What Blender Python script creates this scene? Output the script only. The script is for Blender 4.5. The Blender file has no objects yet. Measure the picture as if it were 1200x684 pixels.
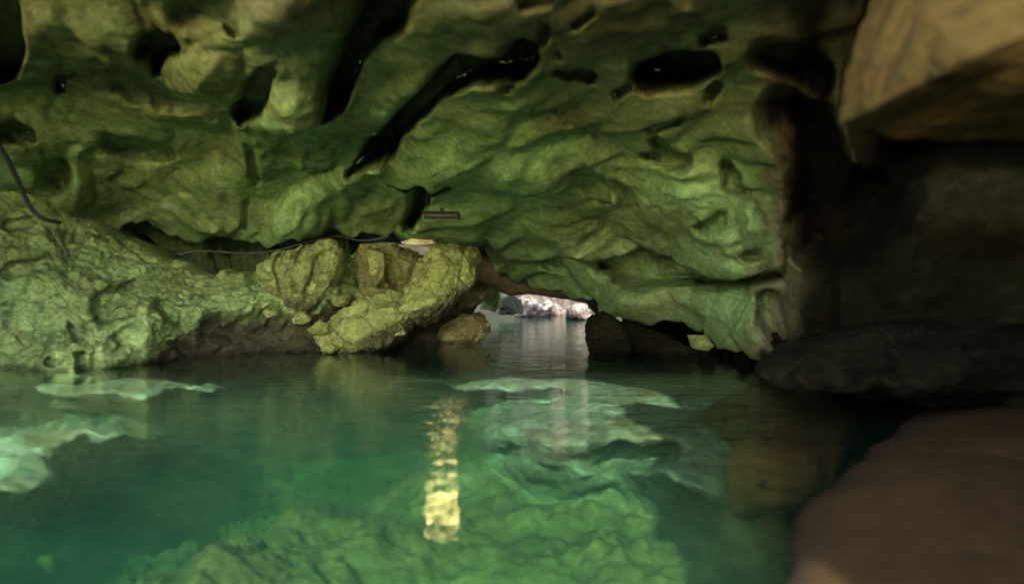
import bpy, math, random
import numpy as np
from mathutils import Vector

random.seed(3)
S = bpy.context.scene
COL = S.collection
F = 800.0                      # focal length in picture pixels (24 mm on 36 mm, 1200 wide)
CAMZ = 0.8                     # eye height over the pool, metres

# ------------------------------------------------------------------ noise
_rs = np.random.RandomState(7)
PERM = np.concatenate([_rs.permutation(256)] * 3)
_g = _rs.normal(size=(256, 3)); GRAD = _g / np.linalg.norm(_g, axis=1)[:, None]

def pnoise(P):
    Pi = np.floor(P).astype(int); Pf = P - Pi
    Pi &= 255
    u = Pf * Pf * Pf * (Pf * (Pf * 6 - 15) + 10)
    def g(a, b, c):
        h = PERM[PERM[PERM[Pi[:, 0] + a] + Pi[:, 1] + b] + Pi[:, 2] + c]
        d = Pf - np.array([a, b, c])
        return (GRAD[h] * d).sum(1)
    def L(a, b, t): return a + (b - a) * t
    x0 = L(L(g(0,0,0), g(1,0,0), u[:,0]), L(g(0,1,0), g(1,1,0), u[:,0]), u[:,1])
    x1 = L(L(g(0,0,1), g(1,0,1), u[:,0]), L(g(0,1,1), g(1,1,1), u[:,0]), u[:,1])
    return L(x0, x1, u[:,2]) * 1.5

def fbm(P, scale, octv=4, gain=0.5, mode='n', off=0.0):
    Q = P / scale + off
    a, s, tot = 1.0, 0.0, 0.0
    for _ in range(octv):
        n = pnoise(Q)
        if mode == 'r': n = 1 - 2 * np.abs(n)
        if mode == 'b': n = 2 * np.abs(n) - 0.6
        s = s + a * n; tot += a
        a *= gain; Q = Q * 2.03 + 17.3
    return s / tot

def sstep(a, b, x):
    t = np.clip((x - a) / (b - a), 0, 1)
    return t * t * (3 - 2 * t)

# ------------------------------------------------------------------ picture <-> place
def world(px, py, Y):
    return np.stack([(px - 600) / F * Y, Y, CAMZ - (py - 342) / F * Y], -1)

def rbf(pts):
    """smooth surface through (a, b, value) samples"""
    A = np.array(pts, float); X = A[:, :2] / 100.0; v = A[:, 2]
    d = np.linalg.norm(X[:, None] - X[None], axis=2)
    K = np.sqrt(d * d + 0.15) + np.eye(len(X)) * -0.02
    M = np.block([[K, np.ones((len(X), 1))], [np.ones((1, len(X))), np.zeros((1, 1))]])
    w = np.linalg.solve(M, np.append(v, 0))
    def f(a, b):
        q = np.stack([a, b], -1) / 100.0
        out = np.full(len(q), w[-1])
        for i in range(len(X)):
            dd = ((q - X[i]) ** 2).sum(1)
            out = out + w[i] * np.sqrt(dd + 0.15)
        return out
    return f

def groove(px, py, pts):
    """0..1 inside a chain of capsules (x, y, half width)"""
    best = np.zeros(len(px))
    if len(pts) == 1: pts = [pts[0], (pts[0][0] + .1, pts[0][1], pts[0][2])]
    for (x0, y0, w0), (x1, y1, w1) in zip(pts[:-1], pts[1:]):
        dx, dy = x1 - x0, y1 - y0
        t = np.clip(((px - x0) * dx + (py - y0) * dy) / (dx * dx + dy * dy), 0, 1)
        d = np.hypot(px - x0 - t * dx, py - y0 - t * dy)
        w = w0 + (w1 - w0) * t
        best = np.maximum(best, 1 - d / w)
    return best

# ------------------------------------------------------------------ object helpers
def link_mesh(name, V, faces, mat, parent=None, smooth=True, origin=None, tint=None):
    V = np.asarray(V, float)
    if origin is None:
        origin = np.array([V[:, 0].mean(), V[:, 1].mean(), V[:, 2].min()])
    origin = np.asarray(origin, float)
    me = bpy.data.meshes.new(name)
    faces = np.asarray(faces)
    n, k = faces.shape
    me.vertices.add(len(V)); me.vertices.foreach_set('co', (V - origin).ravel())
    me.loops.add(n * k); me.loops.foreach_set('vertex_index', faces.ravel().astype(np.int32))
    me.polygons.add(n); me.polygons.foreach_set('loop_start', np.arange(0, n * k, k, dtype=np.int32))
    me.update(calc_edges=True); me.validate()
    me.polygons.foreach_set('use_smooth', [bool(smooth)] * len(me.polygons))
    if tint is not None:
        at = me.attributes.new('tint', 'FLOAT', 'POINT'); at.data.foreach_set('value', tint.astype(np.float32))
    me.materials.append(mat)
    o = bpy.data.objects.new(name, me); COL.objects.link(o)
    if parent is not None:
        o.parent = parent; o.location = Vector(origin) - parent.location
    else:
        o.location = origin
    return o

def tag(o, label, cat=None, group=None, kind=None):
    if label: o['label'] = label
    if cat: o['category'] = cat
    if group: o['group'] = group
    if kind: o['kind'] = kind
    return o

def grid_faces(nr, nc):
    i = np.arange(nr * nc).reshape(nr, nc)
    return np.stack([i[:-1, :-1], i[:-1, 1:], i[1:, 1:], i[1:, :-1]], -1).reshape(-1, 4)

def grid_normals(P):
    du = np.gradient(P, axis=1); dv = np.gradient(P, axis=0)
    n = np.cross(du, dv); n /= np.linalg.norm(n, axis=2)[..., None] + 1e-9
    return n

# ------------------------------------------------------------------ materials
def new_mat(name):
    m = bpy.data.materials.new(name); m.use_nodes = True
    nt = m.node_tree; nt.nodes.clear()
    out = nt.nodes.new('ShaderNodeOutputMaterial')
    return m, nt, out

def N(nt, t, **kw):
    n = nt.nodes.new(t)
    for k, v in kw.items():
        if k in n.inputs: n.inputs[k].default_value = v
        else: setattr(n, k, v)
    return n

def rock_mat(name, cols, scale=1.0, rough=0.75, bump=0.5, tintcols=None, wet=-.10, joints=.55):
    """cols: three stops (dark, mid, light); tintcols: three more that the mesh's 'tint' zone blends to"""
    m, nt, out = new_mat(name)
    lk = nt.links.new
    geo = N(nt, 'ShaderNodeNewGeometry')
    mp = N(nt, 'ShaderNodeMapping'); mp.inputs['Scale'].default_value = (scale, scale, scale * 1.35)
    mp.inputs['Rotation'].default_value = (0.2, 0.35, 0.1)
    lk(geo.outputs['Position'], mp.inputs['Vector'])
    n1 = N(nt, 'ShaderNodeTexNoise', Scale=1.3, Detail=9.0, Roughness=0.62, Distortion=0.8)
    n2 = N(nt, 'ShaderNodeTexNoise', Scale=9.0, Detail=8.0, Roughness=0.7, Distortion=0.4)
    n3 = N(nt, 'ShaderNodeTexNoise', Scale=42.0, Detail=5.0, Roughness=0.7)
    for n in (n1, n2, n3): lk(mp.outputs[0], n.inputs['Vector'])
    mx = N(nt, 'ShaderNodeMath', operation='MULTIPLY_ADD'); mx.inputs[1].default_value = 0.55
    lk(n2.outputs['Fac'], mx.inputs[0])
    m2 = N(nt, 'ShaderNodeMath', operation='MULTIPLY'); m2.inputs[1].default_value = 0.5
    lk(n1.outputs['Fac'], m2.inputs[0]); lk(m2.outputs[0], mx.inputs[2])
    def ramp(cs):
        r = N(nt, 'ShaderNodeValToRGB'); e = r.color_ramp.elements
        e[0].position, e[1].position = 0.34, 0.74
        e[0].color = (*cs[0], 1); e[1].color = (*cs[2], 1)
        k = r.color_ramp.elements.new(0.53); k.color = (*cs[1], 1)
        lk(mx.outputs[0], r.inputs['Fac']); return r.outputs[0]
    c = ramp(cols)
    if tintcols:
        at = N(nt, 'ShaderNodeAttribute', attribute_name='tint')
        mix = N(nt, 'ShaderNodeMix', data_type='RGBA')
        lk(at.outputs['Fac'], mix.inputs[0]); lk(c, mix.inputs[6]); lk(ramp(tintcols), mix.inputs[7])
        c = mix.outputs[2]
        # near-black painted shade where the zone value runs past one
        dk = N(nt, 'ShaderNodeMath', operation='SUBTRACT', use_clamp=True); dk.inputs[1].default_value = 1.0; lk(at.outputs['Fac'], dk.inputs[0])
        mixd = N(nt, 'ShaderNodeMix', data_type='RGBA'); lk(dk.outputs[0], mixd.inputs[0]); lk(c, mixd.inputs[6]); lk(ramp(SHADE_BLACK), mixd.inputs[7])
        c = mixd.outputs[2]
    # grey-brown and pale mineral patches
    n4 = N(nt, 'ShaderNodeTexNoise', Scale=.9, Detail=6.0, Roughness=.65, Distortion=1.2)
    n5 = N(nt, 'ShaderNodeTexNoise', Scale=3.1, Detail=9.0, Roughness=.72, Distortion=1.0)
    for n in (n4, n5): lk(mp.outputs[0], n.inputs['Vector'])
    for n, lo, hi, amt, mul in ((n4, .50, .66, .75, (1.0, .78, .72, 1)), (n5, .58, .72, .8, (1.55, 1.5, 1.75, 1)), (n5, .42, .30, .7, (.5, .46, .44, 1))):
        mr = N(nt, 'ShaderNodeMapRange'); lk(n.outputs['Fac'], mr.inputs[0])
        mr.inputs[1].default_value = lo; mr.inputs[2].default_value = hi; mr.inputs[3].default_value = 0; mr.inputs[4].default_value = amt
        mm = N(nt, 'ShaderNodeMix', data_type='RGBA', blend_type='MULTIPLY'); lk(mr.outputs[0], mm.inputs[0]); lk(c, mm.inputs[6]); mm.inputs[7].default_value = mul
        c = mm.outputs[2]
    # speckle of lichen and grit
    sp = N(nt, 'ShaderNodeMapRange'); lk(n3.outputs['Fac'], sp.inputs[0])
    sp.inputs[1].default_value = 0.3; sp.inputs[2].default_value = 0.7; sp.inputs[3].default_value = 0.72; sp.inputs[4].default_value = 1.25
    vm = N(nt, 'ShaderNodeVectorMath', operation='SCALE'); lk(c, vm.inputs[0]); lk(sp.outputs[0], vm.inputs['Scale'])
    # wet strip just above the waterline
    sx = N(nt, 'ShaderNodeSeparateXYZ'); lk(geo.outputs['Position'], sx.inputs[0])
    wz = N(nt, 'ShaderNodeMath', operation='MULTIPLY_ADD'); wz.inputs[1].default_value = -.10; lk(n2.outputs['Fac'], wz.inputs[0]); lk(sx.outputs['Z'], wz.inputs[2])
    wr = N(nt, 'ShaderNodeMapRange'); lk(wz.outputs[0], wr.inputs[0]); wr.inputs[1].default_value = -.03; wr.inputs[2].default_value = .03; wr.inputs[3].default_value = .5; wr.inputs[4].default_value = 1
    wu = N(nt, 'ShaderNodeMapRange'); lk(sx.outputs['Z'], wu.inputs[0]); wu.inputs[1].default_value = -.03; wu.inputs[2].default_value = 0; wu.inputs[3].default_value = 1; wu.inputs[4].default_value = 0
    wm = N(nt, 'ShaderNodeMath', operation='MAXIMUM'); lk(wr.outputs[0], wm.inputs[0]); lk(wu.outputs[0], wm.inputs[1])
    vm2 = N(nt, 'ShaderNodeVectorMath', operation='SCALE'); lk(vm.outputs[0], vm2.inputs[0]); lk(wm.outputs[0], vm2.inputs['Scale']); vm = vm2
    b = N(nt, 'ShaderNodeBsdfPrincipled', Roughness=rough)
    b.inputs['Specular IOR Level'].default_value = 0.25 + wet
    lk(vm.outputs[0], b.inputs['Base Color'])
    ad = N(nt, 'ShaderNodeMath', operation='MULTIPLY_ADD'); ad.inputs[1].default_value = 0.25
    lk(n3.outputs['Fac'], ad.inputs[0]); lk(n2.outputs['Fac'], ad.inputs[2])
    dm = N(nt, 'ShaderNodeVectorMath', operation='MULTIPLY_ADD'); dm.inputs[1].default_value = (.5, .5, .5); lk(n5.outputs['Color'], dm.inputs[0]); lk(mp.outputs[0], dm.inputs[2])
    vo = N(nt, 'ShaderNodeTexVoronoi', feature='DISTANCE_TO_EDGE', Scale=1.7); lk(dm.outputs[0], vo.inputs['Vector'])
    vr = N(nt, 'ShaderNodeMapRange'); lk(vo.outputs['Distance'], vr.inputs[0]); vr.inputs[1].default_value = 0; vr.inputs[2].default_value = .05; vr.inputs[3].default_value = -joints; vr.inputs[4].default_value = 0
    a2 = N(nt, 'ShaderNodeMath', operation='ADD'); lk(ad.outputs[0], a2.inputs[0]); lk(vr.outputs[0], a2.inputs[1])
    bp = N(nt, 'ShaderNodeBump', Strength=bump, Distance=0.06 / scale)
    lk(a2.outputs[0], bp.inputs['Height']); lk(bp.outputs[0], b.inputs['Normal'])
    lk(b.outputs[0], out.inputs['Surface'])
    return m

GREEN = [(.045, .082, .028), (.138, .245, .080), (.28, .43, .18)]
OLIVE = [(.048, .045, .022), (.125, .115, .052), (.25, .235, .12)]
YELLOW = [(.056, .066, .020), (.160, .192, .056), (.32, .37, .13)]
BANK = [(.05, .072, .026), (.18, .26, .085), (.38, .48, .18)]
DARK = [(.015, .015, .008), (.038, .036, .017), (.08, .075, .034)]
TAN = [(.042, .027, .005), (.078, .050, .010), (.115, .078, .018)]
BROWN = [(.014, .007, .0008), (.036, .0185, .0022), (.075, .041, .006)]
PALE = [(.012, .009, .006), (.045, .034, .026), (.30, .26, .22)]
BEDC = [(.013, .012, .004), (.038, .035, .011), (.088, .080, .028)]
SHADE_BLACK = [(.003, .003, .001), (.0075, .007, .0025), (.020, .018, .006)]  # near-black that stands for shade on the right wall and its recesses
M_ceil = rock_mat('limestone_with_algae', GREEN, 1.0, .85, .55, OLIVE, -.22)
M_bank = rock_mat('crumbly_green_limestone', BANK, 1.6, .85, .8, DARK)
M_wedge = rock_mat('yellow_green_limestone', YELLOW, 1.8, .75, .9, DARK)
M_ledge = rock_mat('ledge_limestone', GREEN, 1.5, .8, .6)
M_dark = rock_mat('wet_dark_rock', DARK, 1.3, .7, .6)
M_black = rock_mat('shade_black_rock', [(.003, .003, .0015), (.007, .007, .003), (.018, .017, .008)], 1.6, .95, .8, None, -.22)  # base colour blackened to stand for shade under the right ledge and wall
M_tan = rock_mat('tan_rock', TAN, 2.2, .85, .8, joints=.1)
M_brown = rock_mat('brown_rock', BROWN, 2.4, .8, .9, joints=.06)
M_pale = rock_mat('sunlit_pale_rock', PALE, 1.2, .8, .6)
M_bed = rock_mat('pool_bed_limestone', BEDC, 1.1, .85, .5, [(.035, .055, .038), (.10, .15, .105), (.22, .295, .225)])
M_sub = rock_mat('submerged_mossy_rock', [(.02, .03, .01), (.055, .075, .025), (.11, .14, .05)], 1.2, .85, .6)

def plain(name, col, rough=.5, metal=0.0):
    m, nt, out = new_mat(name)
    b = N(nt, 'ShaderNodeBsdfPrincipled', Roughness=rough, Metallic=metal)
    b.inputs['Base Color'].default_value = (*col, 1)
    n = N(nt, 'ShaderNodeTexNoise', Scale=60.0, Detail=3.0)
    bp = N(nt, 'ShaderNodeBump', Strength=.15, Distance=.004)
    nt.links.new(n.outputs['Fac'], bp.inputs['Height']); nt.links.new(bp.outputs[0], b.inputs['Normal'])
    nt.links.new(b.outputs[0], out.inputs['Surface'])
    return m
M_rubber = plain('black_rubber', (.012, .012, .012), .55)
M_metal = plain('dark_painted_metal', (.008, .009, .008), .9)
M_metal.node_tree.nodes['Principled BSDF'].inputs['Specular IOR Level'].default_value = .1

def glow(name, col, s):
    m, nt, out = new_mat(name)
    e = N(nt, 'ShaderNodeEmission', Strength=s); e.inputs[0].default_value = (*col, 1)
    nt.links.new(e.outputs[0], out.inputs['Surface']); return m
M_lens = glow('warm_lamp_lens', (1.0, .80, .27), 6)

# ------------------------------------------------------------------ cave ceiling (one rock shell)
def polyline(pts):
    A = np.array(pts, float)
    return lambda x: np.interp(x, A[:, 0], A[:, 1])

CEIL_BOTTOM = polyline([(-1400, 470), (-1080, 440), (-660, 380), (-300, 330), (0, 300), (100, 292), (125, 278), (140, 269), (164, 270), (190, 278), (211, 285), (232, 282), (258, 278),
    (292, 279), (339, 274), (393, 270), (470, 276), (520, 287), (552, 296), (566, 302), (577, 318), (600, 331), (640, 342), (690, 355),
    (720, 366), (800, 390), (850, 410), (920, 436), (960, 448), (1100, 462), (1300, 480), (1500, 500), (1900, 560)])
ceilY = rbf([(0,0,4.3),(0,150,6.6),(0,290,8.8),(150,270,9.6),(150,130,6.2),(300,0,3.7),(300,150,6.1),(300,280,9.8),(450,275,10.3),(450,120,5.4),
    (600,0,3.5),(600,100,4.9),(600,200,6.9),(600,300,11.5),(560,295,10.8),(640,342,13.2),(690,354,11.5),(740,372,10.5),(800,405,9.4),
    (850,424,8.0),(920,442,6.5),(800,300,7.9),(800,200,6.4),(800,100,4.9),(800,0,3.5),(900,300,6.7),(900,200,5.6),(900,100,4.5),
    (950,400,6.2),(1000,300,5.6),(1000,440,5.4),(1000,200,5.0),(1000,100,4.3),(1000,0,3.3),(1200,0,3.0),(1200,200,4.1),(1200,440,4.0),
    (1100,440,4.6),(1200,300,4.2),(1100,150,4.6),(600,-400,2.1),(600,-200,2.6),(0,-400,2.4),(0,-200,3.0),(1200,-400,2.1),(1200,-200,2.4),
    (1500,0,2.9),(1500,200,3.2),(1500,480,3.2),(-300,0,4.6),(-300,150,5.8),(-300,320,7.0),(-300,-400,2.6),(-660,-400,2.6),(-660,0,4.0),(-660,380,5.5),(-1080,-400,2.4),(-1080,0,3.0),(-1080,380,4.0),(-1400,-400,2.4),(-1400,380,3.6),(1900,-400,1.9),(1900,100,2.2),(1900,500,2.4),(1500,-400,2.0)])

# cracks, pockets and holes: (depth in metres, edge softness 0..1, chain)
HOLES = [
 (1.5,.25,[(612,60,13),(600,70,14),(588,75,9),(544,84,9),(511,104,9),(484,128,10),(464,151,10),(450,171,7),(427,188,5),(405,210,2.5)]),
 (0.9,.25,[(598,66,8),(592,92,8)]),
 (1.4,.25,[(458,214,3),(490,216,6),(522,219,3)]),
 (1.4,.25,[(491,215,9),(490,238,9),(474,264,5)]),
 (1.4,.4,[(450,-10,28),(440,30,24),(416,60,15),(396,95,13),(381,125,10),(375,143,4)]),
 (1.3,.25,[(308,93,9),(296,112,13),(279,138,10)]),
 (1.2,.3,[(166,58,9),(196,58,10)]),(1.2,.3,[(182,60,13),(181,86,4)]),
 (0.8,.4,[(140,106,17),(180,118,20),(222,130,14)]),
 (0.8,.5,[(212,20,18),(262,10,26),(275,38,8)]),
 (1.1,.35,[(2,15,14),(8,60,16),(6,88,12)]),
 (0.8,.4,[(126,180,9),(160,188,12),(195,190,8)]),
 (1.0,.3,[(-10,152,9),(14,156,10),(34,160,6)]),
 (0.8,.4,[(60,202,15),(70,210,12)]),
 (0.8,.3,[(64,88,6),(68,114,6)]),(0.5,.3,[(78,102,6)]),
 (0.9,.3,[(639,33,6),(630,43,6)]),(0.5,.3,[(652,60,4)]),(0.8,.3,[(653,80,4),(672,92,7),(692,98,6)]),
 (1.4,.3,[(752,92,12),(785,84,15),(826,80,13)]),(0.7,.3,[(716,118,3),(744,98,6)]),
 (0.9,.3,[(824,51,5),(844,45,6)]),(0.8,.3,[(836,108,6),(830,116,5)]),
 (0.6,.4,[(690,14,4),(672,26,4)]),(0.5,.4,[(610,4,6),(640,0,8)]),
 (1.1,.5,[(896,76,18),(930,90,22),(955,106,18)]),
 (1.3,.5,[(915,145,26),(945,165,34),(960,200,34),(950,240,28),(945,285,24),(985,270,40),(1010,230,34)]),
 (0.9,.4,[(768,168,9),(776,180,8)]),(0.9,.4,[(756,188,6),(800,190,10)]),
 (0.55,.5,[(680,208,14),(700,228,16),(708,240,10)]),
 (0.8,.35,[(843,204,6),(852,220,8),(866,236,5)]),
 (0.7,.4,[(820,268,6),(842,260,8)]),(0.6,.4,[(880,300,8)]),
 (1.3,.3,[(706,315,7),(740,320,14),(775,328,15),(806,340,9),(850,338,5),(902,328,4)]),
 (0.9,.35,[(893,352,9),(896,372,14),(914,398,10),(920,420,6)]),
 (0.7,.35,[(636,310,3),(650,314,6),(664,319,3)]),
 (1.0,.4,[(572,306,10),(582,313,8)]),
 (0.5,.4,[(684,285,6),(702,278,7)]),
 (1.4,.5,[(1045,-20,20),(1034,40,22),(1018,100,22),(1012,130,20),(1045,165,34),(1100,150,26),(1200,150,30),(1300,150,30)]),
 (0.6,.5,[(290,180,6),(300,215,5)]),(0.5,.5,[(287,240,4),(283,260,3)]),
 (0.5,.4,[(725,225,6),(740,240,8)]),(0.5,.4,[(762,150,6),(800,140,4)]),
]
# bulges toward the room: (amount m, chain)
LUMPS = [
 (.5,[(440,185,8),(420,210,14),(380,243,18),(330,268,16)]),          # pale rib running down-left from the long crack
 (.30,[(150,268,10),(210,262,22),(250,268,10)]),
 (.40,[(330,20,40),(350,80,40),(345,130,30)]),
 (.35,[(560,30,60),(500,60,40)]),
 (.45,[(60,30,40),(110,60,40)]),
 (.40,[(990,0,40),(985,90,36),(990,160,26),(1005,195,20)]),
 (.30,[(870,255,10),(888,280,12),(902,312,8)]),
 (.30,[(800,240,30),(840,290,30)]),
 (.35,[(730,352,10),(800,368,18),(870,385,20),(905,418,14)]), (.3,[(830,310,20),(870,318,16)]), (.4,[(560,210,70),(640,240,60)]),
 (.25,[(140,165,40)]),(.25,[(230,95,24),(260,70,18)]),
 (.45,[(940,360,24),(1000,340,44),(1080,320,60),(1150,330,50)]), (.35,[(1120,232,40),(1200,232,46),(1320,235,50)]),
 (.35,[(20,190,22)]),(.3,[(90,225,14),(92,190,10)]),
]

def relief_noise(P, amp=1.0, off=0.0):
    w = np.stack([fbm(P, 1.1, 2, off=off + 3.1), fbm(P, 1.1, 2, off=off + 9.7), fbm(P, 1.1, 2, off=off + 5.3)], -1) * .35
    Q = P + w
    dv = np.array([-.45, .85, -.12]); dv /= np.linalg.norm(dv)      # beds and creases run diagonally into the cave
    A = Q - .68 * (Q @ dv)[:, None] * dv
    sm = sstep(-.25, .35, fbm(P, 1.6, 2, .5, 'n', off + 13.))        # smooth and rough patches alternate
    return amp * (.28 * fbm(Q, 2.1, 2, .5, 'n', off) + .17 * fbm(A, .95, 3, .42, 'b', off + 4) + (.004 + .05 * sm) * fbm(A, .30, 3, .5, 'b', off + 8)
                  + (.006 + .018 * sm) * fbm(Q, .10, 3, .6, 'n', off + 2))

def warp(px, py, a=5.0, off=0.0):
    q = np.stack([px, py, np.full_like(px, off)], -1)
    wx = fbm(q, 38, 3, .55, off=1.3); wy = fbm(q, 38, 3, .55, off=8.3)
    return px + a * 2 * wx, py + a * 2 * wy

def carve(px, py, holes, lumps, a=5.0):
    wx, wy = warp(px, py, a)
    push = np.zeros(len(px))
    for dep, soft, ch in holes:
        g = groove(wx, wy, [(x, y, w * 1.6) for x, y, w in ch])
        dep = dep * (.40 if dep < 1.05 else .62 if dep < 1.4 else 1.15)
        push = np.maximum(push, dep * (.8 * sstep(.02, .25 + soft * 1.0, g) ** 1.3 + .2 * sstep(-.15, .5, g)))
    push *= 1 + .12 * fbm(np.stack([px, py, np.zeros_like(px)], -1), 22, 3, .6)
    pull = np.zeros(len(px))
    for amt, ch in lumps:
        g = groove(wx, wy, [(x, y, w * 1.5) for x, y, w in ch])
        pull = np.maximum(pull, amt * np.sqrt(np.clip(g, 0, 1)))
    return push, pull

def build_ceiling():
    xs = np.concatenate([np.arange(-1400, -60, 10.0), np.arange(-60, 1301, 3.0), np.arange(1301, 1900, 8.0)]); nv = 270
    v = np.linspace(0, 1, nv)
    PX = np.repeat(xs[None], nv, 0)
    bot = CEIL_BOTTOM(xs) + 2.5 * np.sin(xs / 7.0) + 2 * np.sin(xs / 3.1 + 1)
    vv = v[:, None] ** 0.85
    PY = -400 + (bot[None] + 400) * vv
    px, py = PX.ravel(), PY.ravel()
    Y = ceilY(px, py)
    base = world(px, py, Y)
    Nn = grid_normals(base.reshape(nv, len(xs), 3)).reshape(-1, 3)
    toc = np.array([0, 0, CAMZ]) - base
    Nn *= np.sign((Nn * toc).sum(1))[:, None]
    amp = np.clip(Y / 6, .5, 1.15)
    P = base + Nn * (relief_noise(base, 1.0) * amp)[:, None]
    push, pull = carve(px, py, HOLES, LUMPS, 3.0)
    ray = base - np.array([0, 0, CAMZ]); ray /= np.linalg.norm(ray, axis=1)[:, None]
    skew = ray * 1.25 + np.array([.10, 0, .12])
    P = P + skew * (push * np.clip(Y / 6, .6, 1.3))[:, None] - ray * (pull * np.clip(Y / 6, .5, 1.3))[:, None]
    G = P.reshape(nv, len(xs), 3)
    # lower lip rolls away and up behind: real thickness
    lip = [G]
    last = G[-1]
    tun = (sstep(470, 492, xs) * sstep(752, 730, xs))[:, None]      # the tunnel stays open
    for dy, dz, cz in ((.12, .03, .03), (.35, .14, .12), (.8, .5, .3), (1.6, 1.1, .2), (3.0, 1.8, -3.0)):
        q = last + np.array([0, dy, 0]); q[:, 2:] += dz * tun * .25 + cz * (1 - tun); q[:, 1:2] += dy * 1.3 * tun; q[:, 0] += dy * (-.75 * sstep(560, 500, xs) * sstep(380, 480, xs) + .35 * sstep(700, 740, xs) * sstep(900, 760, xs))
        if dy > .2: q[:, 2] += .15 * fbm(q, .6, 3); q[:, 0] += .4 * fbm(q, .8, 3, off=6.) * sstep(.2, 1.5, dy)
        lip.append(q[None])
    # top carries on over and behind the viewer
    head = []
    first = G[0]
    for t in (1.0, .8, .6, .4, .2):
        tgt = np.stack([first[:, 0] * 1.2, CEIL_BACK(xs), np.full(len(xs), 2.9)], -1)
        Q = first * (1 - t) + tgt * t
        Q[:, 2] += .25 * fbm(Q, 1.0, 3)
        head.append(Q[None])
    G = np.concatenate(head + lip, 0)
    nr = G.shape[0]
    # tint zone: olive-brown up high and to the right, green low in the middle
    base_t = rbf([(0,0,.75),(300,0,.75),(600,0,.95),(900,0,.9),(1200,0,1),(0,200,.2),(200,200,.2),(400,230,.0),(560,160,-.1),(600,220,-.25),(600,320,.0),(800,200,.2),
                  (1000,200,1.1),(1000,100,1.1),(1200,300,1.15),(1080,330,1.2),(1200,230,1.0),(900,300,.35),(720,60,.8),(450,60,.55),(950,420,.7),(700,250,.25),(330,120,.3)])(px, py)
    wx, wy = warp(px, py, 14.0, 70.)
    shade_mask = 1.0 * sstep(870, 960, wx) * (1 - .45 * sstep(0, .7, groove(wx, wy, [(985,-60,40),(990,120,30),(1005,190,20)]))) * (1 - .3 * sstep(0, .7, groove(wx, wy, [(1120,232,50),(1300,235,50)])))  # shade of the right-hand wall and recesses painted into the tint
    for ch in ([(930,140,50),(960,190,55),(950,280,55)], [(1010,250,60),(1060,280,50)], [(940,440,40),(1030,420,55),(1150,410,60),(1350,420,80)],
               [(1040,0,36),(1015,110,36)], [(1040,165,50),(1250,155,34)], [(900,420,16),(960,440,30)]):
        shade_mask = np.maximum(shade_mask, sstep(0, .6, groove(wx, wy, ch)))
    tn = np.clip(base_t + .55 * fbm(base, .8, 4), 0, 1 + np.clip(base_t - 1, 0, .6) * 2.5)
    tn = np.where(shade_mask > 0, np.maximum(tn, tn * (1 - shade_mask) + 2.0 * shade_mask), tn).reshape(nv, -1)
    T = np.concatenate([np.repeat(tn[:1], 5, 0), tn, np.repeat(np.where(xs > 690, 2.0, tn[-1])[None], 5, 0)], 0)  # lip above the right undercut gets the same painted shade
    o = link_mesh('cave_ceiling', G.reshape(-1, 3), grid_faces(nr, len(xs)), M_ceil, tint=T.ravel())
    tag(o, 'green and olive limestone cave ceiling split by a long curved black crack', None, kind='structure')
    return o

CEIL_BACK = polyline([(-1080, 1.2), (-300, 1.3), (0, 1.5), (300, 1.75), (600, 1.65), (780, 1.2), (870, .2), (950, -.9), (1100, -1.4), (1300, -2), (1900, -2)])  # unseen rear edge of the ceiling, shaped to limit where sun enters

# ------------------------------------------------------------------ left bank
BANK_TOP = polyline([(-300, 130), (-60, 160), (0, 168), (40, 178), (62, 200), (80, 250), (100, 262), (137, 276), (180, 298), (205, 308), (250, 318), (283, 320), (298, 316), (306, 304),
                     (318, 296), (396, 290), (404, 294), (470, 296), (500, 300), (540, 320)])
BANK_WATER = polyline([(-300, 436), (0, 433), (100, 434), (130, 430), (200, 421), (300, 416), (400, 412), (450, 408), (540, 395)])
bankY = rbf([(-300,436,6.4),(-300,130,7.0),(0,433,7.03),(0,350,7.4),(0,250,7.9),(0,180,8.1),(100,434,6.96),(100,350,7.5),(100,265,8.6),(150,400,7.3),
    (200,421,8.1),(200,350,8.0),(200,297,9.2),(300,416,8.8),(300,390,8.9),(300,350,8.4),(300,310,9.3),(330,290,9.2),(350,345,8.8),(395,285,9.6),(395,350,9.1),(400,412,9.3),
    (400,380,9.5),(440,350,10.2),(440,300,10.6),(500,310,10.8),(540,395,11.0),(450,408,9.7)])
BANK_HOLES = [
 (.6,.3,[(4,322,5),(30,312,7),(56,302,5)]),(.6,.4,[(118,355,10),(138,345,8),(158,327,4)]),(.6,.4,[(118,362,8),(150,366,5)]),
 (.5,.3,[(80,378,4),(84,392,5)]),(.6,.3,[(88,412,4),(97,432,6)]),(.5,.3,[(56,421,5)]),(.6,.4,[(190,360,9),(215,370,14)]),
 (.5,.4,[(394,312,3),(378,340,6),(368,362,6)]),(.8,.5,[(292,305,9),(304,325,8),(300,300,6)]),
 (.45,.5,[(150,390,12),(135,405,10)]),(.5,.4,[(10,268,8),(40,262,4)]),(.35,.4,[(92,277,6),(100,282,5)]),
 (.4,.4,[(16,390,3),(22,395,4)]),(.35,.4,[(60,275,5),(64,280,5)]),
 (.5,.4,[(400,296,10),(412,320,14),(420,340,10)]),(.7,.4,[(470,300,18),(480,320,14)]),(.5,.5,[(250,380,14),(330,378,16),(420,372,12)]),
 (.35,.3,[(205,405,5),(220,412,5)]),
]
BANK_LUMPS = [(.25,[(60,330,40),(110,310,30)]),(.22,[(180,310,26),(260,330,22)]),(.2,[(40,400,30),(80,420,20)]),(.22,[(225,345,24),(270,350,18)]),
              (.3,[(20,200,26),(60,235,10)]),(.2,[(128,415,12)]),(.15,[(170,375,22)])]

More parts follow.
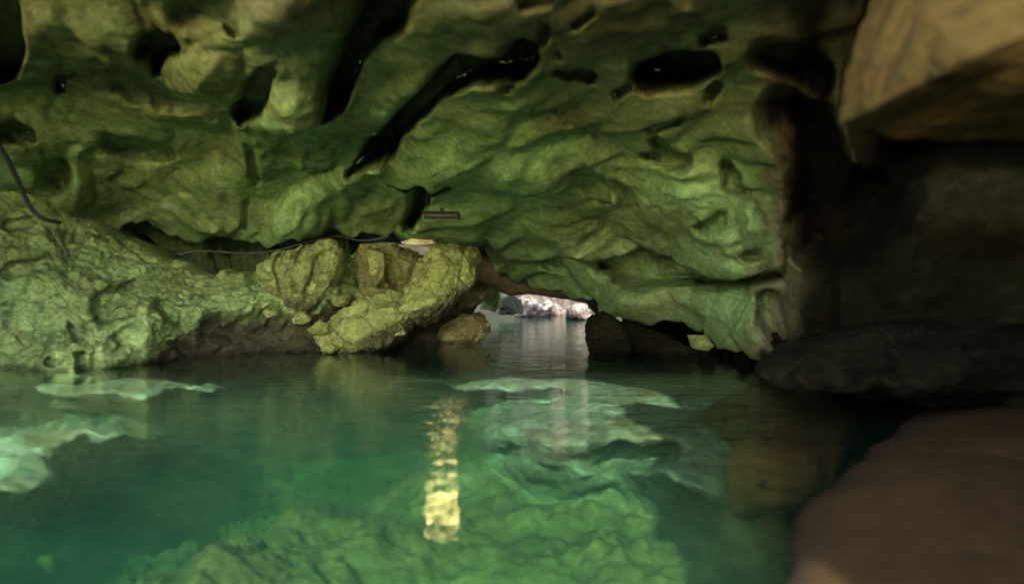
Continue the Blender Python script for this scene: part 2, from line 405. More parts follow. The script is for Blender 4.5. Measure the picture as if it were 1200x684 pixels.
def build_bank():
    xs = np.arange(-300, 541, 2.5); nv = 150
    t = np.linspace(0, 1, nv)[:, None]
    bot = BANK_WATER(xs) + 45; top = BANK_TOP(xs) + 3 * np.sin(xs / 9) + 2 * np.sin(xs / 4.3)
    PY = bot[None] + (top - bot)[None] * t
    PX = np.repeat(xs[None], nv, 0)
    px, py = PX.ravel(), PY.ravel()
    Y = bankY(px, np.minimum(py, BANK_WATER(px) + 4))
    base = world(px, py, Y)
    Nn = grid_normals(base.reshape(nv, len(xs), 3)).reshape(-1, 3)
    toc = np.array([0, 0, CAMZ]) - base
    Nn *= np.sign((Nn * toc).sum(1))[:, None]
    low = sstep(-10, 40, BANK_WATER(px) - py)
    d = relief_noise(base, .75, 21.0) + .10 * fbm(base, .22, 4, .6, 'b', 31.0) + .03 * fbm(base, .07, 3, .6, 'b', 37.0)
    P = base + Nn * (d * (.45 + .55 * low))[:, None]
    push, pull = carve(px, py, BANK_HOLES, BANK_LUMPS, 4.0)
    ray = base - np.array([0, 0, CAMZ]); ray /= np.linalg.norm(ray, axis=1)[:, None]
    P = P + ray * (push)[:, None] - ray * pull[:, None]
    G = P.reshape(nv, len(xs), 3); last = G[-1]
    rows = [G]
    for dy, dz in ((.15, .02), (.5, -.02), (1.2, -.1), (2.5, -.6), (3.0, -2.5)):
        rows.append((last + np.array([0, dy, dz]))[None])
    G = np.concatenate(rows, 0); nr = G.shape[0]
    # dark band low on the right: wet rock plus undercut shade painted in, yellow-lit faces stay limestone
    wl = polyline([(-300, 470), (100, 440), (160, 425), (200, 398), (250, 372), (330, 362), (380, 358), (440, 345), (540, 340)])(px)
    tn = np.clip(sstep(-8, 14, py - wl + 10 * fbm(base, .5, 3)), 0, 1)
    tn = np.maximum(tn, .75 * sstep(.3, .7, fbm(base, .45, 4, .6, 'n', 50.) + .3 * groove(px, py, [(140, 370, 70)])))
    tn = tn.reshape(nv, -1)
    T = np.concatenate([tn, np.repeat(tn[-1:], 5, 0)], 0)
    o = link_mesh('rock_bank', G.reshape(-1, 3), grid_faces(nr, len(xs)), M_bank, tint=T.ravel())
    tag(o, 'pale green crumbly rock bank rising from the turquoise water beside the black cable', 'rock bank')
    return o

# ------------------------------------------------------------------ free rocks
def icosphere(sub):
    t = (1 + 5 ** .5) / 2
    V = [(-1,t,0),(1,t,0),(-1,-t,0),(1,-t,0),(0,-1,t),(0,1,t),(0,-1,-t),(0,1,-t),(t,0,-1),(t,0,1),(-t,0,-1),(-t,0,1)]
    Fc = np.array([(0,11,5),(0,5,1),(0,1,7),(0,7,10),(0,10,11),(1,5,9),(5,11,4),(11,10,2),(10,7,6),(7,1,8),(3,9,4),(3,4,2),(3,2,6),(3,6,8),(3,8,9),(4,9,5),(2,4,11),(6,2,10),(8,6,7),(9,8,1)])
    V = np.array(V, float)
    for _ in range(sub):
        e = np.sort(np.concatenate([Fc[:, [0,1]], Fc[:, [1,2]], Fc[:, [2,0]]]), axis=1)
        u, inv = np.unique(e, axis=0, return_inverse=True); inv = inv.ravel()
        mid = V[u].mean(1); n = len(V); V = np.concatenate([V, mid])
        a, b, c = inv[:len(Fc)] + n, inv[len(Fc):2*len(Fc)] + n, inv[2*len(Fc):] + n
        Fc = np.concatenate([np.stack([Fc[:,0], a, c], 1), np.stack([Fc[:,1], b, a], 1), np.stack([Fc[:,2], c, b], 1), np.stack([a, b, c], 1)])
    V /= np.linalg.norm(V, axis=1)[:, None]
    return V, Fc
ICO = {s: icosphere(s) for s in (4, 5, 6)}

def rock(name, outline, Y, T, mat, label=None, cat=None, kx=0.0, ky=0.0, group=None, sub=5, rough=1.0, off=0.0, sq=.7, parent=None, facets=9, holes=(), tintzone=None, fine=1.0, tdir=(0, 1, 0), deep=None):
    """closed boulder: a star-shaped outline given its own distance, size and depth, then weathered"""
    V, Fc = ICO[sub]
    O = np.array(outline, float)
    c = np.array([(O[:, 0].min() + O[:, 0].max()) / 2, (O[:, 1].min() + O[:, 1].max()) / 2]) if len(O) < 3 else O.mean(0)
    # dense outline -> radius by angle
    D = np.concatenate([np.linspace(O[i], O[(i + 1) % len(O)], 24, endpoint=False) for i in range(len(O))]) - c
    ang = np.arctan2(D[:, 1], D[:, 0]); rad = np.hypot(D[:, 0], D[:, 1])
    od = np.argsort(ang); ang, rad = ang[od], rad[od]
    ang = np.concatenate([ang - 2 * np.pi, ang, ang + 2 * np.pi]); rad = np.tile(rad, 3)
    th = np.arctan2(V[:, 2], V[:, 0]); rho = np.hypot(V[:, 0], V[:, 2])
    R = np.interp(th, ang, rad)
    rr = np.sin(np.clip(rho, 0, 1) * np.pi / 2) ** sq if sq != 1 else rho
    px = c[0] + R * rr * np.cos(th); py = c[1] + R * rr * np.sin(th)
    Yp = Y + kx * (px - c[0]) / 100 + ky * (py - c[1]) / 100
    if deep is not None: Yp = (CAMZ + deep) * F / np.maximum(py - 342, 20)   # lies along the water
    P = world(px, py, Yp)
    P = P + T * V[:, 1:2] * np.array(tdir)
    size = np.ptp(P, axis=0).max()
    cc = P.mean(0)
    n = P - cc; n /= np.linalg.norm(n, axis=1)[:, None] + 1e-9
    s = max(size, .1)
    if facets:
        rf = np.random.RandomState(int(off * 7) + 5)
        for _ in range(facets):
            q = rf.normal(size=3); q[1] = -abs(q[1]) * 1.2; q /= np.linalg.norm(q)
            h = (P - cc) @ q; lim = h.max() * rf.uniform(.62, .9)
            over = np.maximum(h - lim, 0); P = P - .85 * over[:, None] * q
    disp = s * rough * (.055 * fbm(P + off, s * .42, 3, .5, 'n', off) + .045 * fbm(P + off, s * .2, 3, .5, 'b', off + 3) + .016 * fine * fbm(P + off, s * .06, 3, .6, 'b', off + 6))
    P = P + n * disp[:, None]
    if holes:
        push, _ = carve(px, py, holes, [], 3.0)
        front = sstep(.1, -.1, V[:, 1])
        ray = P - np.array([0, 0, CAMZ]); ray /= np.linalg.norm(ray, axis=1)[:, None]
        P = P + ray * (push * front)[:, None]
    tint = None
    if tintzone is not None:
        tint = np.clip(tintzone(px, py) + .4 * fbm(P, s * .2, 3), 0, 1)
    o = link_mesh(name, P, Fc, mat, parent, tint=tint)
    if label: tag(o, label, cat, group)
    return o

def build_rocks():
    # wedge-shaped block at the end of the left bank
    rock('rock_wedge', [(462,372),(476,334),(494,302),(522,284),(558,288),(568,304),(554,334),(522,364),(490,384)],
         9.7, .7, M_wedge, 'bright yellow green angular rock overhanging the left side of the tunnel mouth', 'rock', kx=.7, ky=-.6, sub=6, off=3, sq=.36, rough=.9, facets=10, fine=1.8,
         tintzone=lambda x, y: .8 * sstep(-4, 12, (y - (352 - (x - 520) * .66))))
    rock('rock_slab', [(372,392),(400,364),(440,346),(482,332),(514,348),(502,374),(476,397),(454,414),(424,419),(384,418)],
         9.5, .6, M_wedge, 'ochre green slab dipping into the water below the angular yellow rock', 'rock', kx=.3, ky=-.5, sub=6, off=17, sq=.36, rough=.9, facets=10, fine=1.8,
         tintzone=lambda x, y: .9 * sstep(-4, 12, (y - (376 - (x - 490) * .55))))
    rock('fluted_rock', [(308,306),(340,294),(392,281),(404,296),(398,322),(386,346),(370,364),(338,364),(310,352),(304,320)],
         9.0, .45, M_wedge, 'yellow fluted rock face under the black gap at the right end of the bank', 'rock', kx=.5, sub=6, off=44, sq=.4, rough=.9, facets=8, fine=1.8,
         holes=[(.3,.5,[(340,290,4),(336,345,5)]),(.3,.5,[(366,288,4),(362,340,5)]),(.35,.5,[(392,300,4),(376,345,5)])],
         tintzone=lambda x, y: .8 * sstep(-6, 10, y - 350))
    rock('rock_block', [(398,300),(430,288),(470,283),(504,290),(510,312),(494,340),(462,360),(430,376),(400,384),(376,376),(380,340),(390,312)],
         10.3, .55, rock_mat('shaded_green_limestone', [(.045,.05,.016),(.13,.14,.045),(.26,.28,.10)], 1.5, .8, .6), 'squat green rock block behind the thin rock column', 'rock', off=8, sub=6, rough=1.1, facets=12, fine=1.6,
         holes=[(.5,.4,[(412,312,14),(418,340,10)]),(.5,.4,[(468,312,18),(474,330,10)])])
    for k, (x, y, w, h, Y) in enumerate([(374,384,13,9,8.9),(398,352,10,8,9.0),(352,372,12,8,8.8),(318,366,9,7,8.6),(466,388,10,7,9.3),(410,408,12,7,9.0),(386,408,9,6,8.8),(300,358,8,6,8.6)]):
        rock('rubble_stone', [(x-w,y+2),(x-w*.6,y-h*.8),(x+w*.1,y-h),(x+w*.8,y-h*.5),(x+w,y+h*.4),(x+w*.3,y+h),(x-w*.7,y+h*.8)], Y, .1, M_wedge,
             'small rough stone wedged at the foot of the yellow rocks', 'stone', group='rubble at the foot of the yellow rocks', off=130 + k, sub=4, rough=1.6)
    rock('rock_column', [(430,286),(446,284),(452,310),(448,342),(440,352),(432,340),(433,312)], 9.75, .12, M_wedge, 'slim yellow rock column standing before the dark hollow',
         'rock column', off=5, sub=5, rough=.35)
    rock('pale_rock', [(470,283),(484,280),(500,281),(514,280),(517,287),(496,289),(474,288)], 9.3, .12, rock_mat('pale_yellow_rock', [(.16,.15,.07),(.30,.29,.15),(.46,.45,.28)], 2, .8, .6),
         'small pale cream rock perched on top of the green block', 'rock', off=6, sub=4)
    rock('fallen_rock', [(806,392),(826,393),(838,404),(830,412),(812,408)], 7.2, .1, M_wedge, 'small yellow green stone lodged under the right rock ledge', 'stone', off=2, sub=4)
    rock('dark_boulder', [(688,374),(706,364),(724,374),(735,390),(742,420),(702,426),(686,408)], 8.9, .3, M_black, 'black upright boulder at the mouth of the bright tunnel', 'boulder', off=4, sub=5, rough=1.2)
    rock('dark_boulder', [(726,376),(780,390),(850,424),(890,440),(880,450),(800,436),(720,428)], 8.6, .5, M_black, 'low boulder blackened to give the undercut below the right ledge its shade', 'boulder', kx=-.8, off=14, sub=5, rough=1.0)  # black rock filling the undercut, its shade put into the colour
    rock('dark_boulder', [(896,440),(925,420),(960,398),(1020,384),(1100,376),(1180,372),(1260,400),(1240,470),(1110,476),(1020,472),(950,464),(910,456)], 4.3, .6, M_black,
         'long boulder added at the waterline, blackened as the shadow under the right wall', 'boulder', off=19, sub=6, rough=1.1)  # added to fill the dark lower right; black stands for shadow
    # near right wall
    rock('hanging_boulder', [(1034,100),(1044,50),(1066,-30),(1100,-90),(1230,-120),(1380,-60),(1400,80),(1330,138),(1200,142),(1130,136),(1090,124),(1036,120)],
         2.3, .5, M_tan, 'large tan boulder jutting from the ceiling with a flat underside', 'boulder', sub=6, off=23, sq=.5, rough=.6, facets=4)
    # brown bank in the near right corner
    rock('brown_bank', [(1320,425),(1200,436),(1120,462),(1050,500),(985,540),(938,595),(918,640),(920,700),(930,860),(1300,900),(1700,800),(1700,500)], 2.0, .16, M_brown,
         'low brown rock shelf filling the near corner of the pool', 'rock', sub=6, off=41, sq=1.0, rough=.5, facets=0, deep=.03, tdir=(0, 0, -1))
    rock('tunnel_roof', [(520,276),(560,262),(640,270),(720,300),(740,340),(706,362),(690,356),(664,350),(640,346),(616,344),(598,346),(584,340),(566,336),(550,330)], 14.5, .8,
         rock_mat('tunnel_roof_rock', [(.05,.042,.02),(.14,.115,.055),(.26,.21,.12)], 1.2, .8, .7), 'brown green rock roof low over the tunnel mouth', 'rock', off=77, sub=6, sq=.5, rough=.35, facets=0)
    # far daylight boulders
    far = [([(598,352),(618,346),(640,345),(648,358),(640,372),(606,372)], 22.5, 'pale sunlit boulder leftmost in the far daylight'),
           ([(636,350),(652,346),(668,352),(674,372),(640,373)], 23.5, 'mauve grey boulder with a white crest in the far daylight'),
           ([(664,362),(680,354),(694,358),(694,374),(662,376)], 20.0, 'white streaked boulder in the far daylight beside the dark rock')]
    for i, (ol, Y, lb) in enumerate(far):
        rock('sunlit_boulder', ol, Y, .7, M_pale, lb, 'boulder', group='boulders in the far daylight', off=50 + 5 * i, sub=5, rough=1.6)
    rock('tunnel_rock', [(560,338),(572,332),(586,340),(588,358),(580,366),(562,362)], 18, .6, M_wedge, 'small mossy yellow rock standing in the far tunnel water', 'rock', off=61, sub=5)
    rock('tunnel_rock', [(500,362),(526,340),(552,322),(574,326),(572,346),(558,360),(546,376),(526,388),(498,388),(490,376)], 12.2, .6, rock_mat('tunnel_brown_rock', OLIVE, 1.4, .8, .7),
         'olive brown rock just behind the wedge at the tunnel edge', 'rock', off=66, sub=5, rough=1.0, facets=4)
    rock('tunnel_rock', [(496,400),(512,384),(538,370),(560,366),(572,378),(574,390),(556,402),(520,406)], 10.9, .4, rock_mat('tunnel_ochre_rock', [(.05,.045,.018),(.14,.13,.05),(.30,.28,.14)], 1.6, .8, .8),
         'low ochre rock at the waterline under the overhanging yellow rock', 'rock', off=67, sub=5, rough=1.3)
    rock('tunnel_rock', [(584,350),(600,345),(612,352),(616,372),(584,372)], 19.5, .5, M_dark, 'dark brown rock left of the sunlit boulders', 'rock', off=71, sub=5)
    # submerged boulders seen through the water
    rock('submerged_boulder', [(812,498),(850,474),(905,458),(975,462),(1010,520),(1005,600),(1000,690),(880,690),(850,620),(846,560),(850,525)], 3.1, .25, M_brown,
         'dark brown submerged boulder beside the near brown rock shelf', 'boulder', off=101, sub=6, rough=.6, deep=.32, sq=.9, tdir=(0, .35, -1))

# ------------------------------------------------------------------ pool
bedD = rbf([(-400,450,.4),(0,445,.3),(100,450,.3),(200,460,.4),(300,440,1.0),(0,478,.9),(100,480,.9),(0,540,.35),(80,520,.4),(180,510,.6),(0,610,1.2),(200,560,1.7),
    (100,660,2.3),(0,684,2.2),(300,500,2.0),(280,560,2.3),(400,445,.8),(450,480,1.6),(350,530,2.0),(450,560,1.5),(520,480,1.0),(250,680,1.2),(350,620,1.0),(500,600,.8),
    (600,560,.5),(700,600,.6),(600,650,.7),(700,660,.6),(400,660,.8),(830,560,.3),(825,600,.5),(600,440,.35),(700,450,.3),(850,450,.25),(650,500,.25),(750,500,.25),
    (600,480,.4),(560,455,.5),(760,560,.4),(530,420,.6),(580,394,.22),(600,375,.6),(430,425,1.2),(300,425,1.3),(380,425,1.2),(900,480,.5),(1000,600,.6),(1300,700,.5),(1600,500,.5),
    (-400,700,1.6),(600,900,.9),(0,900,1.8),(1200,900,.8),(690,394,.9),(480,412,.5)])

BED_PATCHES = [
 (1.6,.8,[(215,525,50),(350,525,62),(480,500,46),(520,520,30)]),
 (1.3,.8,[(60,640,60),(-60,650,60)]),
 (.9,.5,[(-60,482,12),(60,482,10),(180,484,10)]),
 (.10,.6,[(-60,450,26),(130,455,24),(280,448,16),(420,440,10)]),
 (.22,.7,[(-30,522,46),(90,508,32),(195,508,16)]),
 (.30,.7,[(-30,575,40),(60,562,30)]),
 (.12,.6,[(450,446,14),(600,446,26),(760,452,28),(895,447,12)]),
 (.20,.6,[(590,500,36),(680,492,48),(770,480,36),(860,462,16)]),
 (.16,.6,[(590,546,8),(700,545,11),(800,560,11),(850,575,9)]),
 (.55,.5,[(700,530,14),(790,532,16)]),
 (.50,.6,[(580,480,10),(660,470,8)]),
]

def build_bed():
    xs = np.arange(-400, 1601, 4.0)
    ys = np.concatenate([np.linspace(352, 420, 40, endpoint=False), np.linspace(420, 700, 130, endpoint=False), np.linspace(700, 960, 30)])
    PX, PY = np.meshgrid(xs, ys)
    px, py = PX.ravel(), PY.ravel()
    d = bedD(px, py)
    wx, wy = warp(px, py, 9.0, 40.)
    for val, soft, ch in BED_PATCHES:
        m = sstep(0, min(1, soft * 1.7), groove(wx, wy, [(x, y, w * 1.25) for x, y, w in ch])); d = d * (1 - m) + val * m
    ridge = polyline([(-400, 860), (60, 735), (150, 690), (250, 640), (330, 603), (420, 578), (500, 556), (560, 542), (620, 552), (720, 556), (800, 590), (850, 640), (1600, 800)])
    m = sstep(-40, 24, wy - ridge(wx)); d = d * (1 - m) + (.75 + .0022 * np.clip(wy - ridge(wx), 0, 150)) * m
    d = d.reshape(len(ys), len(xs))
    for _ in range(30):
        e = np.pad(d, 1, mode='edge'); d = (e[:-2, 1:-1] + e[2:, 1:-1] + e[1:-1, :-2] + e[1:-1, 2:] + 2 * d) / 6
    d = d.ravel()
    d = np.clip(d, .10, 2.8)
    pale = sstep(1.05, .30, d) * sstep(600, 560, wy)
    Y = np.minimum((CAMZ + d) * F / (py - 342), 45.0)
    P = np.stack([(px - 600) / F * Y, Y, -d], -1)
    nz = .30 * fbm(P, 1.1, 4, .5, 'b', 61.) + .12 * fbm(P, .4, 4, .55, 'b', 66.) + .03 * fbm(P, .1, 3, .6, 'n', 68.)
    P[:, 2] = np.minimum(P[:, 2] + nz * np.clip(d * .9, .20, .8), -.05)
    P[:, 2] += .045 * fbm(P * np.array([.6, 1.2, 1]), .20, 3, .6, 'b', 73.) * sstep(.05, .2, d)
    pale = np.clip(pale * (.5 + 1.1 * fbm(P, .45, 5, .65, 'n', 77.)), 0, 1)        # silt lies in drifts between darker rock
    G = P.reshape(len(ys), len(xs), 3)
    last = G[-1]; ex = []
    for y in (.6, -.5, -2.0, -4.5, -8):
        q = last.copy(); q[:, 0] = np.linspace(-8, 8, len(xs)); q[:, 1] = y; q[:, 2] = -1.0 + .3 * np.sin(q[:, 0] * 1.7 + y); ex.append(q[None])
    G = np.concatenate([G] + ex, 0)
    o = link_mesh('pool_bed', G.reshape(-1, 3), grid_faces(G.shape[0], len(xs)), M_bed, tint=np.concatenate([pale, np.zeros(5 * len(xs))]))
    tag(o, 'pale green uneven rock bed of the clear pool', None, kind='structure')
    # floor well below, closing the pool
    V = [(-60, -30, -4.2), (60, -30, -4.2), (60, 70, -4.2), (-60, 70, -4.2)]
    g = link_mesh('ground', V, [(0, 1, 2, 3)], M_dark); tag(g, 'dark rock ground under the pool', None, kind='structure')

def build_water():
    m, nt, out = new_mat('clear_green_water'); lk = nt.links.new
    geo = N(nt, 'ShaderNodeNewGeometry')
    mp = N(nt, 'ShaderNodeMapping'); mp.inputs['Scale'].default_value = (.75, 3.0, 1.0)
    lk(geo.outputs['Position'], mp.inputs['Vector'])
    n1 = N(nt, 'ShaderNodeTexNoise', Scale=3.2, Detail=3.0, Roughness=.5, Distortion=.6)
    n2 = N(nt, 'ShaderNodeTexNoise', Scale=9.0, Detail=2.0, Roughness=.5, Distortion=.3)
    # a breeze roughens patches of the pool
    n3 = N(nt, 'ShaderNodeTexNoise', Scale=.35, Detail=2.0)
    for n in (n1, n2, n3): lk(mp.outputs[0], n.inputs['Vector'])
    a = N(nt, 'ShaderNodeMath', operation='MULTIPLY_ADD'); a.inputs[1].default_value = .16
    lk(n2.outputs['Fac'], a.inputs[0]); lk(n1.outputs['Fac'], a.inputs[2])
    rg = N(nt, 'ShaderNodeMapRange'); lk(n3.outputs['Fac'], rg.inputs[0])
    rg.inputs[1].default_value = .4; rg.inputs[2].default_value = .65; rg.inputs[3].default_value = .07; rg.inputs[4].default_value = .15
    bp = N(nt, 'ShaderNodeBump', Distance=.05); lk(a.outputs[0], bp.inputs['Height']); 
    # riffle over the pale shelf right of the middle
    rp = N(nt, 'ShaderNodeVectorMath', operation='DISTANCE'); rp.inputs[1].default_value = (.55, 4.6, 0); lk(geo.outputs['Position'], rp.inputs[0])
    rm = N(nt, 'ShaderNodeMapRange', interpolation_type='SMOOTHSTEP'); lk(rp.outputs['Value'], rm.inputs[0])
    rm.inputs[1].default_value = 1.9; rm.inputs[2].default_value = .4; rm.inputs[3].default_value = 0; rm.inputs[4].default_value = .55
    ra = N(nt, 'ShaderNodeMath', operation='ADD'); lk(rg.outputs[0], ra.inputs[0]); lk(rm.outputs[0], ra.inputs[1])
    lk(ra.outputs[0], bp.inputs['Strength'])
    rw = N(nt, 'ShaderNodeMath', operation='MULTIPLY_ADD'); rw.inputs[1].default_value = .35; rw.inputs[2].default_value = .16
    lk(rm.outputs[0], rw.inputs[0]); lk(rw.outputs[0], a.inputs[1])
    # Schlick reflectance, the same from above and from below (the surface does not refract)
    dt = N(nt, 'ShaderNodeVectorMath', operation='DOT_PRODUCT'); lk(geo.outputs['Incoming'], dt.inputs[0]); lk(bp.outputs[0], dt.inputs[1])
    ab = N(nt, 'ShaderNodeMath', operation='ABSOLUTE'); lk(dt.outputs['Value'], ab.inputs[0])
    iv = N(nt, 'ShaderNodeMath', operation='SUBTRACT', use_clamp=True); iv.inputs[0].default_value = 1.0; lk(ab.outputs[0], iv.inputs[1])
    pw = N(nt, 'ShaderNodeMath', operation='POWER'); pw.inputs[1].default_value = 5.0; lk(iv.outputs[0], pw.inputs[0])
    fr = N(nt, 'ShaderNodeMath', operation='MULTIPLY_ADD'); fr.inputs[1].default_value = .98; fr.inputs[2].default_value = .02; lk(pw.outputs[0], fr.inputs[0])
    tr = N(nt, 'ShaderNodeBsdfTransparent'); tr.inputs[0].default_value = (.97, 1, .985, 1)
    gl = N(nt, 'ShaderNodeBsdfGlossy', Roughness=.0); lk(bp.outputs[0], gl.inputs['Normal'])
    mx = N(nt, 'ShaderNodeMixShader'); lk(fr.outputs[0], mx.inputs[0]); lk(tr.outputs[0], mx.inputs[1]); lk(gl.outputs[0], mx.inputs[2])
    lk(mx.outputs[0], out.inputs['Surface'])
    va = N(nt, 'ShaderNodeVolumeAbsorption', Density=WATER_ABS); va.inputs[0].default_value = (.27, .70, .41, 1)
    vs = N(nt, 'ShaderNodeVolumeScatter', Density=WATER_SCAT); vs.inputs[0].default_value = (.30, .9, .7, 1)
    ad = N(nt, 'ShaderNodeAddShader'); lk(va.outputs[0], ad.inputs[0]); lk(vs.outputs[0], ad.inputs[1])
    lk(ad.outputs[0], out.inputs['Volume'])
    x0, x1, y0, y1, z0 = -40, 40, -20, 60, -4.0
    V = [(x0,y0,z0),(x1,y0,z0),(x1,y1,z0),(x0,y1,z0),(x0,y0,0),(x1,y0,0),(x1,y1,0),(x0,y1,0)]
    Fc = [(0,3,2,1),(4,5,6,7),(0,1,5,4),(1,2,6,5),(2,3,7,6),(3,0,4,7)]
    o = link_mesh('water', V, Fc, m, smooth=False); tag(o, 'clear turquoise green cave pool with small ripples', None, kind='structure')
WATER_ABS, WATER_SCAT = .42, .012

# ------------------------------------------------------------------ far chamber, open to the sky
def build_far():
    # rock slope closing the far side, beyond the daylight boulders
    xs = np.linspace(-16, 18, 120); zs = np.linspace(0, 1, 50)
    X, Z = np.meshgrid(xs, zs)
    P = np.stack([X.ravel(), 27 + 5 * Z.ravel(), -1 + 9 * Z.ravel()], -1)
    P[:, 1] += 1.2 * fbm(P, 3.0, 4, .55, 'b', 90.)
    o = link_mesh('far_rock_slope', P, grid_faces(50, 120), rock_mat('far_brown_rock', [(.005,.0045,.0025),(.012,.011,.006),(.028,.026,.015)], .8, .85, .7))
    tag(o, 'brown rock slope closing the daylit far end of the tunnel', 'rock slope')

def build_light_shaft():
    path = np.array([(-8.2, 7.2), (-7.6, 4.5), (-6.2, 1.8), (-4.6, -.6), (-2.6, -2.6), (0, -3.4), (2.4, -3.0), (3.6, -1.0), (3.9, 1.5), (4.0, 3.2), (5.5, 5.5)])
    t = np.linspace(0, len(path) - 1, 160); k = np.arange(len(path))
    x = np.interp(t, k, path[:, 0]); y = np.interp(t, k, path[:, 1])
    top = np.interp(t, k, [5, 5, 4, 1.7, 1.2, 1.2, 2.8, 4, 4, 4, 4]) 
    P = np.stack([np.repeat(x[None], 60, 0), np.repeat(y[None], 60, 0), np.linspace(0, 1, 60)[:, None] * (top + 1.6)[None] - 1.6], -1).reshape(-1, 3)
    d = .5 * fbm(P, 1.5, 4, .5, 'b', 120.)
    c = P * np.array([1, 1, 0]) - np.array([-1, 1, 0]); c /= np.linalg.norm(c, axis=1)[:, None]
    P = P + c * d[:, None]
    gx, gy = np.meshgrid(np.linspace(.25, 7, 90), np.linspace(-5, .05, 70))  # slab added out of view to keep sun off the right side
    q = np.stack([gx.ravel(), gy.ravel(), np.full(gx.size, 2.95)], -1)
    q[:, 0] += .35 * fbm(q, .9, 3); q[:, 1] += .35 * fbm(q, .9, 3, off=4.); q[:, 2] += .3 * fbm(q, 1.2, 4, .5, 'b', 8.)
    r = link_mesh('sun_block_slab', q, grid_faces(70, 90), M_ceil, tint=np.full(len(q), 1.0))
    tag(r, 'olive rock slab added out of view behind the viewer to block the sun', None, kind='structure')
    o = link_mesh('light_shaft_wall', P, grid_faces(60, 160), M_ceil, tint=np.full(len(P), .4))
    tag(o, 'rough green rock wall added out of view to shape the light of an open shaft', None, kind='structure')

# ------------------------------------------------------------------ cables and lamps
def tube(name, pts, r, mat, parent=None, seg=10):
    pts = np.array(pts, float)
    # Catmull-Rom
    Pp = np.concatenate([[2 * pts[0] - pts[1]], pts, [2 * pts[-1] - pts[-2]]]); C = []
    for i in range(1, len(Pp) - 2):
        for t in np.linspace(0, 1, 10, endpoint=False):
            p0, p1, p2, p3 = Pp[i-1:i+3]
            C.append(.5 * (2*p1 + (p2-p0)*t + (2*p0-5*p1+4*p2-p3)*t*t + (3*p1-p0-3*p2+p3)*t**3))
    C.append(pts[-1]); C = np.array(C)
    T = np.gradient(C, axis=0); T /= np.linalg.norm(T, axis=1)[:, None]
    up = np.array([.13, .2, 1.0]); U = np.cross(T, up); U /= np.linalg.norm(U, axis=1)[:, None]; W = np.cross(U, T)
    a = np.linspace(0, 2 * np.pi, seg, endpoint=False)
    V = (C[:, None] + r * (np.cos(a)[None, :, None] * U[:, None] + np.sin(a)[None, :, None] * W[:, None])).reshape(-1, 3)
    n = len(C); i = np.arange(n * seg).reshape(n, seg); j = np.roll(i, -1, 1)
    Fc = np.stack([i[:-1], j[:-1], j[1:], i[1:]], -1).reshape(-1, 4)
    return link_mesh(name, V, Fc, mat, parent)

def at(px, py, Y): return world(np.array(float(px)), np.array(float(py)), np.array(float(Y)))

def build_cables():
    c = tube('cable', [at(-60,90,5.2), at(-14,150,5.9), at(4,178,6.2), at(20,210,6.45), at(36,243,6.7), at(50,256,6.8), at(70,261,7.0)], .022, M_rubber)
    tag(c, 'black cable sagging down the rock at the left edge above the pale green bank', 'cable')
    c = tube('cable', [at(205,298,8.7), at(240,294,8.8), at(290,297,8.9), at(330,292,9.0), at(362,283,9.1), at(396,277,9.3), at(425,282,9.4), at(455,277,9.4)], .008, M_rubber)
    tag(c, 'thin black cable strung through the dark gap under the ceiling', 'cable')

def lamp(px, py, Y, w, d, lens, sk, label):
    p = at(px, py, Y)
    root = bpy.data.objects.new('cave_lamp', None); COL.objects.link(root); root.location = p
    tag(root, label, 'lamp')
    def box(name, lo, hi, mat, chamf=.006):
        lo, hi = np.array(lo), np.array(hi)
        x = [lo[0], lo[0] + chamf, hi[0] - chamf, hi[0]]; y = [lo[1], lo[1] + chamf, hi[1] - chamf, hi[1]]
        ring = lambda x0, x1, y0, y1, z: [(x0, y0, z), (x1, y0, z), (x1, y1, z), (x0, y1, z)]
        V = ring(x[1], x[2], y[1], y[2], lo[2]) + ring(x[0], x[3], y[0], y[3], lo[2] + chamf) + ring(x[0], x[3], y[0], y[3], hi[2] - chamf) + ring(x[1], x[2], y[1], y[2], hi[2])
        Fc = [(0,3,2,1)] + [(4*k+i, 4*k+(i+1)%4, 4*k+4+(i+1)%4, 4*k+4+i) for k in range(3) for i in range(4)] + [(12,13,14,15)]
        return link_mesh(name, np.array(V) + p, Fc, mat, root, smooth=False)
    k = .012
    box('housing', (-w/2 - k, -d/2 - k, .006), (w/2 + k, d/2 + k, .05), M_metal)
    box('lens', (-w/2, -d/2, -.004), (w/2, d/2, .005), lens, .002)
    for nm, lo, hi in (('shade', (-w/2 - k, -d/2 - k, -sk), (w/2 + k, -d/2 - .002, .005)), ('shade', (-w/2 - k, d/2 + .002, -.004), (w/2 + k, d/2 + k, .005)),
                       ('shade', (-w/2 - k, -d/2, -sk * .8), (-w/2 - .002, d/2, .005)), ('shade', (w/2 + .002, -d/2, -sk * .8), (w/2 + k, d/2, .005))):
        box(nm, lo, hi, M_metal, .003)
    box('bracket', (-.02, -.02, .051), (.02, .02, .10), M_metal)

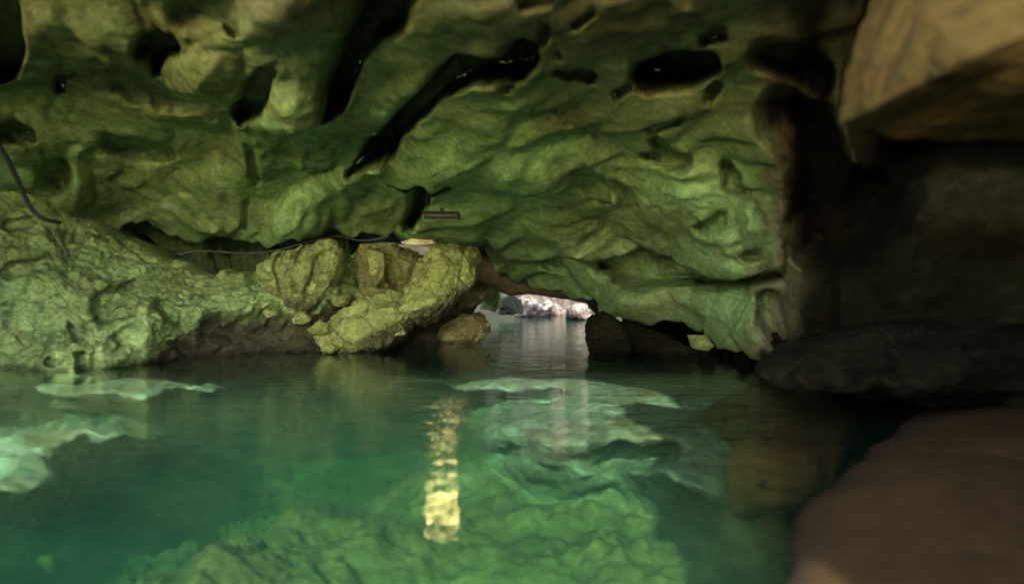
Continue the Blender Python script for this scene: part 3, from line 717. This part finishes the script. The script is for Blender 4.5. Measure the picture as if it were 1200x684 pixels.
def build_lamps():
    lamp(518, 254, 7.7, .36, .20, M_lens, .035, 'small black floodlight hung under the ceiling by the black slot')

# ------------------------------------------------------------------ light, camera
SUN_EL, SUN_AZ = 27, 186     # azimuth measured clockwise from +Y (the view direction): behind, to the left
SKY, SUNP, EXPO = .15, 2.0, 3.95

def build_light():
    w = bpy.data.worlds.new('World'); S.world = w; w.use_nodes = True
    nt = w.node_tree; bg = nt.nodes['Background']
    sky = nt.nodes.new('ShaderNodeTexSky'); sky.sky_type = 'NISHITA'; sky.sun_disc = False
    sky.sun_elevation = math.radians(SUN_EL); sky.sun_rotation = math.radians(SUN_AZ)
    nt.links.new(sky.outputs[0], bg.inputs[0]); bg.inputs[1].default_value = SKY
    L = bpy.data.lights.new('sun', 'SUN'); L.energy = SUNP; L.angle = math.radians(.5); L.color = (1, .95, .86)
    o = bpy.data.objects.new('sun', L); COL.objects.link(o)
    el, az = math.radians(SUN_EL), math.radians(SUN_AZ)
    d = Vector((math.sin(az) * math.cos(el), math.cos(az) * math.cos(el), math.sin(el)))
    o.rotation_euler = d.to_track_quat('Z', 'Y').to_euler(); o.location = d * 30

def build_camera():
    c = bpy.data.cameras.new('camera'); c.lens = 24; c.sensor_width = 36; c.clip_start = .05; c.clip_end = 500
    o = bpy.data.objects.new('camera', c); COL.objects.link(o)
    o.location = (0, 0, CAMZ); o.rotation_euler = (math.pi / 2, 0, 0)
    c.dof.use_dof = True; c.dof.focus_distance = 8.5; c.dof.aperture_fstop = .6
    S.camera = o

build_ceiling(); build_bank(); build_rocks(); build_bed(); build_water(); build_far(); build_light_shaft(); build_cables(); build_lamps(); build_light(); build_camera()
S.render.engine = 'CYCLES'
S.cycles.use_denoising = True
S.cycles.max_bounces = 8; S.cycles.diffuse_bounces = 4; S.cycles.glossy_bounces = 3; S.cycles.transparent_max_bounces = 12; S.cycles.volume_bounces = 0
S.cycles.sample_clamp_indirect = 8
v = S.view_settings; v.view_transform = 'Standard'; v.look = 'None'; v.gamma = 1; v.use_curve_mapping = False; v.exposure = EXPO
